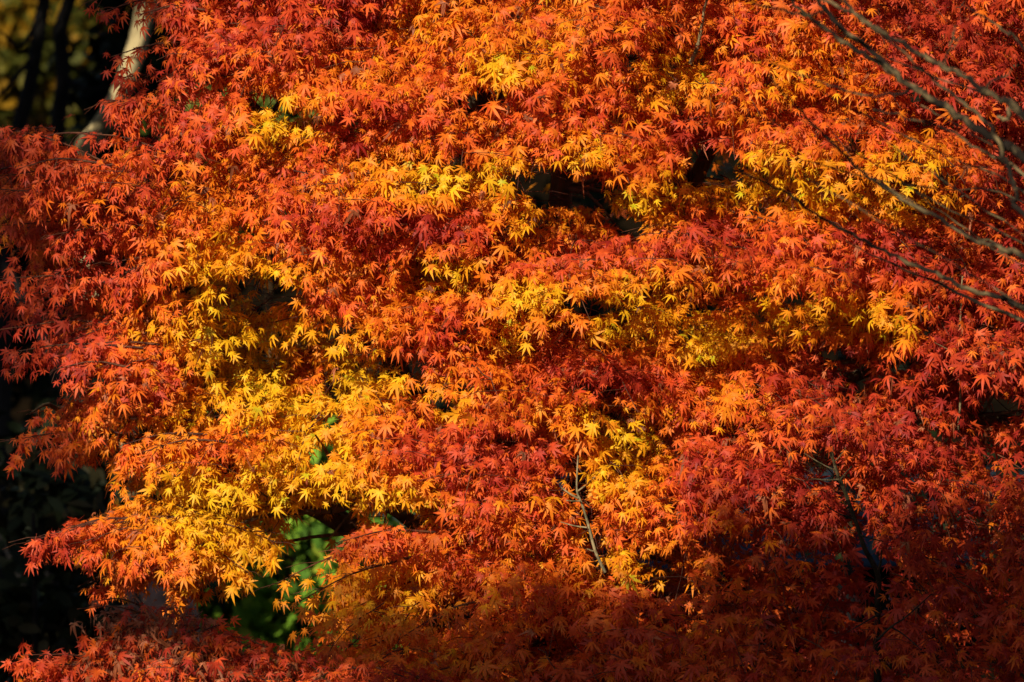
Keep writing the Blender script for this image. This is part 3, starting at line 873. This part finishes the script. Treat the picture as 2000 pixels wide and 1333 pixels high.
for pts, w0, w1, dy in BR:
    p = np.array(pts, float)
    W = at(p[:, 0], p[:, 1], BY + dy)
    wd = np.linspace(w0, w1, len(W)) * .5 * k0
    if p[-1, 0] > 1995:
        e = W[-1] + (hub - W[-1]) * .5 + np.array([.0, 0, .02])
        W = np.vstack([W, e, hub])
        wd = np.concatenate([wd, [max(wd[-1] * 1.3, .012), .03 if w1 > 12 else .015]])
    S2 = smooth_path(W)
    wd = np.interp(np.linspace(0, 1, len(S2)), np.linspace(0, 1, len(W)), wd)
    t = Tubes(9)
    t.add(S2 + rng.normal(0, .0025, S2.shape), wd * (1 + .10 * rng.normal(0, 1, len(wd))), wob=.08)
    t.build('branch' if w1 >= 7 else 'twig', M_BARE, btr)

# ------------------------------------------------------------------ ground behind
n_ = 60
gx = np.concatenate([np.linspace(-900, -30, 8)[:-1], np.linspace(-30, 30, n_), np.linspace(30, 900, 8)[1:]])
gy = np.concatenate([np.linspace(-300, -30, 6)[:-1], np.linspace(-30, 60, n_), np.linspace(60, 1500, 9)[1:]])
GX, GY = np.meshgrid(gx, gy)
GZ = np.where((np.abs(GX) < 31) & (np.abs(GY - 15) < 46), .035 * noise(GX / 1.3, GY / 1.3, 5) + .05 * noise(GX / 4 + 9, GY / 4, 6), 0) - .05
idx = np.arange(GX.size).reshape(GX.shape)
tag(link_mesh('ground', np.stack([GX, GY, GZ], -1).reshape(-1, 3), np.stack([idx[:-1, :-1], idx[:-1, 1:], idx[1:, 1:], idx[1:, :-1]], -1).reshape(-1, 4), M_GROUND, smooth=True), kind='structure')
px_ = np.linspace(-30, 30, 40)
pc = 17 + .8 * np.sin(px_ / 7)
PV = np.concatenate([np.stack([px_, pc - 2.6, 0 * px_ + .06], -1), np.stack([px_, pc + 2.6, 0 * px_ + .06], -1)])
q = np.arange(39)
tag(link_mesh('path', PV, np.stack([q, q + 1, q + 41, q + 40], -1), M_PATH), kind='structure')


def leafy(L, c, R, n, cols, size, shapes=OVAL, clump=26):
    """leaf clumps through an uneven ellipsoid"""
    m = max(1, n // clump)
    v = unit(rng.normal(0, 1, (m, 3))) * (rng.uniform(.25, 1, (m, 1)) ** .5)
    K = np.asarray(c) + v * np.asarray(R)
    P = np.repeat(K, clump, 0) + rng.normal(0, 1, (m * clump, 3)) * np.asarray(R) * .14
    out = unit(P - np.asarray(c))
    N = unit(out + np.array([0, 0, .5]) + rng.normal(0, .5, P.shape))
    D = unit(rng.normal(0, 1, P.shape) + out * .4 - np.array([0, 0, .4]))
    cc = np.repeat(np.asarray(cols)[rng.integers(0, len(cols), m)], clump, 0) * rng.uniform(.7, 1.3, (len(P), 1))
    L.add(*scatter(shapes, P, D, N, size * rng.uniform(.7, 1.3, len(P)), cc))


def px_trunk(pts, y, mat, parent, w0, w1, sides=10, name='trunk'):
    p = np.array(pts, float)
    W = smooth_path(at(p[:, 0], p[:, 1], y))
    return Tubes(sides).add(W, np.linspace(w0, w1, len(W)) * .5 * pxm(y), wob=.05).build(name, mat, parent)


def foot(px, y):
    return (float(at(px, 600, y)[0]), y, 0)


def to_ground(pts, y):
    """carry a trunk line on down to the ground"""
    (x0, y0), (x1, y1) = pts[-2], pts[-1]
    z = at(x1, y1, y)[2]
    k = z / (pxm(y))
    return pts + [(x1 + (x1 - x0) * .5, y1 + k * .5), (x1 + (x1 - x0) * .6, y1 + k)]


# pale leaning trunk, upper left
yP = 6.5
pts = [(330, -330), (300, -90), (283, 20), (262, 110), (236, 180), (195, 250), (160, 300), (148, 400), (180, 560), (235, 760), (266, 950), (274, 1050)]
pale = thing('pale_trunk_tree', foot(278, yP), 'tree with a pale cream leaning trunk in the sun at upper left', 'tree')
g = to_ground(pts, yP)
px_trunk(g, yP, M_PALEBARK, pale, 42, 36)
px_trunk([(262, 110), (280, 60), (300, -40), (290, -200)], yP - .05, M_PALEBARK, pale, 24, 12, 8, 'limb')
L = Leaves()
for c in [(330, -520), (180, -560), (480, -480)]:
    leafy(L, at(c[0], c[1], yP), (1.0, .9, .6), 1400, [(.03, .045, .012), (.05, .06, .014)], .09)
leafy(L, at(245, 160, yP) + S * 1.7, (.55, .4, .45), 210, [(.03, .045, .012)], .11, clump=14)  # unseen clump added on the sun side to dapple the trunk
L.build('crown', M_GREEN, pale)

# dark trunks, upper left
for i, (y, pts, w0, w1, lab) in enumerate([
    (8.0, [(100, -250), (88, -20), (76, 60), (62, 150), (42, 230), (20, 330), (10, 480)], 22, 34, 'leaning black trunk crossing the yellow leaves at upper left'),
    (8.6, [(165, -250), (146, -40), (118, 60), (124, 150), (112, 260), (122, 420)], 22, 36, 'upright blue grey trunk between the black trunk and the pale one'),
    (7.4, [(106, 700), (104, 850), (108, 950), (112, 1080), (108, 1200)], 24, 34, 'dark slim trunk in deep shade at lower left')]):
    t = thing('dark_trunk_tree', foot(pts[-1][0], y), lab, 'tree', 'dark trunks in the shade at left')
    if i == 2:
        pts = [(-140, -700), (-110, -100), (-30, 420)] + pts
    px_trunk(to_ground(pts, y), y, M_DARKBARK, t, w0, w1)
    for q in ([[(70, 110), (40, 140), (10, 175), (-40, 230)], [(84, 20), (40, 90), (0, 60)]] if i == 0 else [[(122, 130), (150, 170), (200, 172), (260, 165)]] if i == 1 else []):
        px_trunk(q, y - .1, M_DARKBARK, t, 11, 4, 6, 'limb')
    L = Leaves()
    for _ in range(4):
        leafy(L, at(pts[0][0] + rng.uniform(-200, 200), pts[0][1] - rng.uniform(50, 450), y), (.8, .8, .6), 500, [(.02, .03, .01), (.03, .04, .01)], .1)
    L.build('crown', M_GREEN, t)

# yellow tree far behind, upper left
yY = 15.0
t = thing('yellow_tree', foot(-60, yY), 'golden yellow tree out of focus behind the black trunks at upper left', 'tree')
Tubes(10).add(smooth_path([np.array(foot(-60, yY)) - (0, 0, .1), np.array(foot(-60, yY)) + (.05, 0, 1.2), np.array(foot(-50, yY)) + (0, 0, 3.4)]), np.linspace(.14, .05, 9), wob=.05).build('trunk', M_DARKBARK, t)
L = Leaves()
for c, R in [((10, 150), (.55, .5, .40)), ((90, 60), (.35, .4, .28)), ((-60, 20), (.6, .6, .5)), ((40, -80), (.7, .6, .4)), ((200, 60), (.28, .3, .2)), ((-120, 170), (.6, .5, .6))]:
    leafy(L, at(c[0], c[1], yY), R, 1300, [(.30, .145, .006), (.24, .13, .008), (.10, .09, .01), (.05, .055, .008)], .085)
L.build('crown', M_GREEN, t)

# green shrubs
for (px, py, y, R, n, cols, lab) in [
    (560, 1100, 7.6, (.62, .5, .55), 4200, [(.17, .34, .03), (.22, .38, .034), (.06, .14, .016), (.28, .36, .036)], 'bright green leafy shrub showing under the yellow bough'),
    (560, 215, 7.5, (.55, .4, .25), 900, [(.16, .20, .04), (.10, .14, .02)], 'olive green bush glimpsed through the opening in the upper crown')]:
    c = at(px, py, y)
    s_ = thing('green_shrub', (float(c[0]), y, 0), lab, 'shrub', 'green shrubs behind the maples')
    tb = Tubes(6)
    for k in range(6):
        e = c + rng.normal(0, .6, 3) * np.array(R)
        tb.add(smooth_path([(c[0], y, -.05), (c[0] + .3 * (e[0] - c[0]), y, c[2] * .5), e]), np.linspace(.018, .005, 9))
    tb.build('stems', M_BROWNBARK, s_)
    L = Leaves()
    leafy(L, c, R, n, cols, .085)
    leafy(L, c - (0, 0, R[2] * 1.2), (R[0] * .9, R[1], R[2] * .8), n // 2, cols, .085)
    L.build('leaves', M_GREEN, s_)

# standing stone, lower left
yS = 5.2
c = at(290, 1165, yS)
st = bpy.data.meshes.new('standing_stone')
hz = float(c[2]) + .05
k = 14
V = []
lev = [(-.05, .19), (.2, .2), (.55, .19), (hz - .12, .175), (hz - .03, .15), (hz, .09)]
for z, r in lev:
    for a in np.arange(k) / k * 2 * np.pi:
        rr = r * (1 + .10 * math.sin(3 * a + z) + rng.normal(0, .03))
        V.append((c[0] + rr * math.cos(a), yS + .8 * rr * math.sin(a), z + rng.normal(0, .008)))
V.append((c[0], yS, hz + .012))
F4, F3 = [], []
for i in range(len(lev) - 1):
    for j in range(k):
        F4.append((i * k + j, i * k + (j + 1) % k, (i + 1) * k + (j + 1) % k, (i + 1) * k + j))
for j in range(k):
    F3.append(((len(lev) - 1) * k + j, (len(lev) - 1) * k + (j + 1) % k, len(V) - 1))
bpy.data.meshes.remove(st)
tag(link_mesh('standing_stone', V, [F4, F3], M_STONE, smooth=True), 'pinkish standing stone behind the tip of the lowest bough', 'stone')

# near black shrubs added to stand in for the deep shade, lower left
for (px, y, zs, R, lab) in [(70, 4.6, (.25, .75, 1.2), (.42, .35, .36), 'near black shrub added for the deep shade in the lower left corner'),
                            (215, 6.6, (.2, .8, 1.35), (.40, .35, .40), 'near black shrub added for the shade between the corner shrub and the stone')]:
    f = np.array(foot(px, y))
    s_ = thing('shade_shrub', tuple(f), lab, 'shrub', 'dark shrubs added for the shade at lower left')
    tb = Tubes(6)
    for k in range(6):
        e = f + (rng.normal(0, .25), rng.normal(0, .2), rng.uniform(.8, 1.5))
        tb.add(smooth_path([f - (0, 0, .05), (f + e) / 2 + (0, 0, .05), e]), np.linspace(.022, .006, 9))
    tb.build('stems', M_DARKBARK, s_)
    L = Leaves()
    for z in zs:
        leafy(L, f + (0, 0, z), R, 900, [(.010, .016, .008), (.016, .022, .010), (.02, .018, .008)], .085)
    L.build('leaves', M_GREEN, s_)

# dark evergreens closing the view
for i, (px, y, h, r, lab) in enumerate([
    (-60, 10.5, 2.0, .9, 'dense dark evergreen at the left edge in deep shade'), (265, 9.5, 3.0, .42, 'dark evergreen behind the pale leaning trunk'),
    (700, 11, 7.5, 1.5, 'dark evergreen behind the middle of the orange maple'), (1150, 12, 7.5, 1.6, 'dark evergreen behind the gaps in the orange crown'),
    (1650, 11, 7.5, 1.5, 'dark evergreen behind the red maple'), (2050, 10, 7.0, 1.3, 'dark evergreen behind the right edge of the red maple'),
    (-2300, 9, 7.0, 1.6, 'dark evergreen farthest left behind the maples'), (2750, 12, 7.0, 1.6, 'dark evergreen farthest right behind the maples')]):
    f = np.array(foot(px, y))
    t = thing('evergreen_tree', tuple(f), lab, 'tree', 'dark evergreens behind the maples')
    Tubes(8).add(smooth_path([f - (0, 0, .1), f + (.03, 0, h * .5), f + (0, 0, h)]), np.linspace(.06, .02, 9), wob=.05).build('trunk', M_DARKBARK, t)
    L = Leaves()
    lo = .18
    for k in range(7):
        zz = h * (lo + (1 - lo) * k / 6)
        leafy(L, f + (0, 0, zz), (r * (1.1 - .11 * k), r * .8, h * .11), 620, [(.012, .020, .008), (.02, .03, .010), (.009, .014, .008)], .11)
    L.build('crown', M_GREEN, t)

# tall trees added outside the frame to block sky light and sun
for x, y, h, R, lab in [(-5.3, 3.2, 9.0, 1.5, 'unseen evergreen added left of the view to shade the trunks behind'), (6.0, -7.0, 11.0, 2.6, 'unseen broad evergreen added right of the viewpoint to block sky light'),
                        (9.5, -14.0, 13.0, 3.2, 'tallest of the unseen evergreens, added at far right to block sky light'), (-10.5, -3.5, 11.0, 2.8, 'unseen broad evergreen added far left of the maple to block sky light'), (3.5, -27.0, 14.0, 3.6, 'unseen tall evergreen added behind the viewpoint to block sky light'), (4.0, -2.0, 9.0, 1.8, 'unseen evergreen added beside the bare tree to block sky light')]:
    f = np.array([x, y, 0.])
    t = thing('evergreen_tree', (x, y, 0), lab, 'tree', 'unseen evergreens added to block light')
    Tubes(10).add(smooth_path([f - (0, 0, .1), f + (.08, .03, h * .5), f + (0, 0, h)]), np.linspace(.3, .04, 9), wob=.05).build('trunk', M_BROWNBARK, t)
    L = Leaves()
    for k in range(8):
        q = k / 7
        leafy(L, f + (0, 0, h * (.36 + .62 * q)), (R * (1.05 - .75 * q), R * (1.05 - .75 * q), h * .09), 2600, [(.02, .03, .012), (.03, .045, .015)], .15)
    L.build('crown', M_GREEN, t)

# ------------------------------------------------------------------ unseen trees placed towards the sun to shade part of the view
def shade_tree(label, base_px, front, cover, spanx, spany, n, dist, size, cols, mat):
    """evergreen standing towards the sun; cover(px,py) in 0..1 = how closed its crown is over that part of the maple"""
    px = rng.uniform(*spanx, n)
    py = rng.uniform(*spany, n)
    ok = rng.random(n) < cover(px, py)
    px, py = px[ok], py[ok]
    tt = dist + rng.uniform(-1.4, 1.4, len(px))
    K = at(px, py, front) + S * tt[:, None]
    cl = 9
    P = np.repeat(K, cl, 0) + rng.normal(0, .085, (len(K) * cl, 3))
    P = P[P[:, 2] > .8]
    N = unit(S + rng.normal(0, .6, P.shape))
    D = unit(rng.normal(0, 1, P.shape) - np.array([0, 0, .5]))
    base = at(base_px, 666, 0.0) + S * dist
    t = thing('shade_tree', (float(base[0]), float(base[1]), 0), label, 'tree', 'evergreens behind the viewpoint')
    b = np.array([base[0], base[1], 0])
    hz = float(P[:, 2].max())
    pth = smooth_path([b - (0, 0, .1), b + (.1, .05, hz * .35), b + (-.05, 0, hz * .65), b + (0, 0, hz * .9)])
    tr = Tubes(12).add(pth, np.linspace(.32, .06, len(pth)), wob=.05).build('trunk', M_BROWNBARK, t)
    lm = Tubes(6)
    for i in rng.integers(0, len(P), 40):
        j = min(len(pth) - 2, max(2, int(len(pth) * min(.85, P[i, 2] / hz * .8))))
        lm.add(smooth_path([pth[j], (pth[j] + P[i]) / 2 + (0, 0, .15), P[i]]), np.linspace(.05, .012, 9))
    lm.build('limbs', M_BROWNBARK, tr)
    cc = np.asarray(cols)[rng.integers(0, len(cols), len(P))] * rng.uniform(.7, 1.3, (len(P), 1))
    L = Leaves()
    L.add(*scatter(OVAL, P, D, N, size * rng.uniform(.7, 1.3, len(P)), cc))
    L.build('crown', mat, t)


def cover_right(px, py):
    edge = np.interp(px, [150, 300, 430, 520, 620, 700, 800, 900, 1000, 1100, 1280, 1400, 1500, 1700, 2000, 2600], [1330, 1220, 1120, 1060, 1100, 1125, 1150, 1160, 1160, 1165, 1130, 1085, 1058, 1015, 905, 750])
    c = np.clip((py - edge + 40 * noise(px / 90, py / 90, 3)) / 110, 0, 1) * np.clip((2420 - px) / 150, 0, 1)
    under = np.clip((py - 1290) / 70, 0, 1) * np.clip((1010 - px) / 120, 0, 1)      # opening shaped into the crown to let sun onto the low maple
    return c * (1 - under)


def cover_left(px, py):  # added crown, its density shaped to fade the light towards the left edge
    edge = np.interp(py, [-1200, -300, 0, 300, 600, 900, 1150, 1333, 1900], [-900, 230, 370, 170, 130, 20, 20, 80, 120])
    return np.clip((edge - px + 60 * noise(px / 80, py / 80, 1)) / 520, 0, .40)


EV = [(.03, .05, .015), (.04, .06, .02), (.025, .04, .012)]
shade_tree('broad dark evergreen whose shadow falls across the lower right', 1500, -.3, cover_right, (120, 2450), (700, 3200), 5600, 15.0, .14, EV, M_GREEN)
shade_tree('unseen thin crowned evergreen added to dim the left side of the view', -900, .3, cover_left, (-2200, 300), (-1200, 2600), 3800, 15.5, .13, EV, M_GREEN)
print('LEAVES', LEAF_TOTAL)
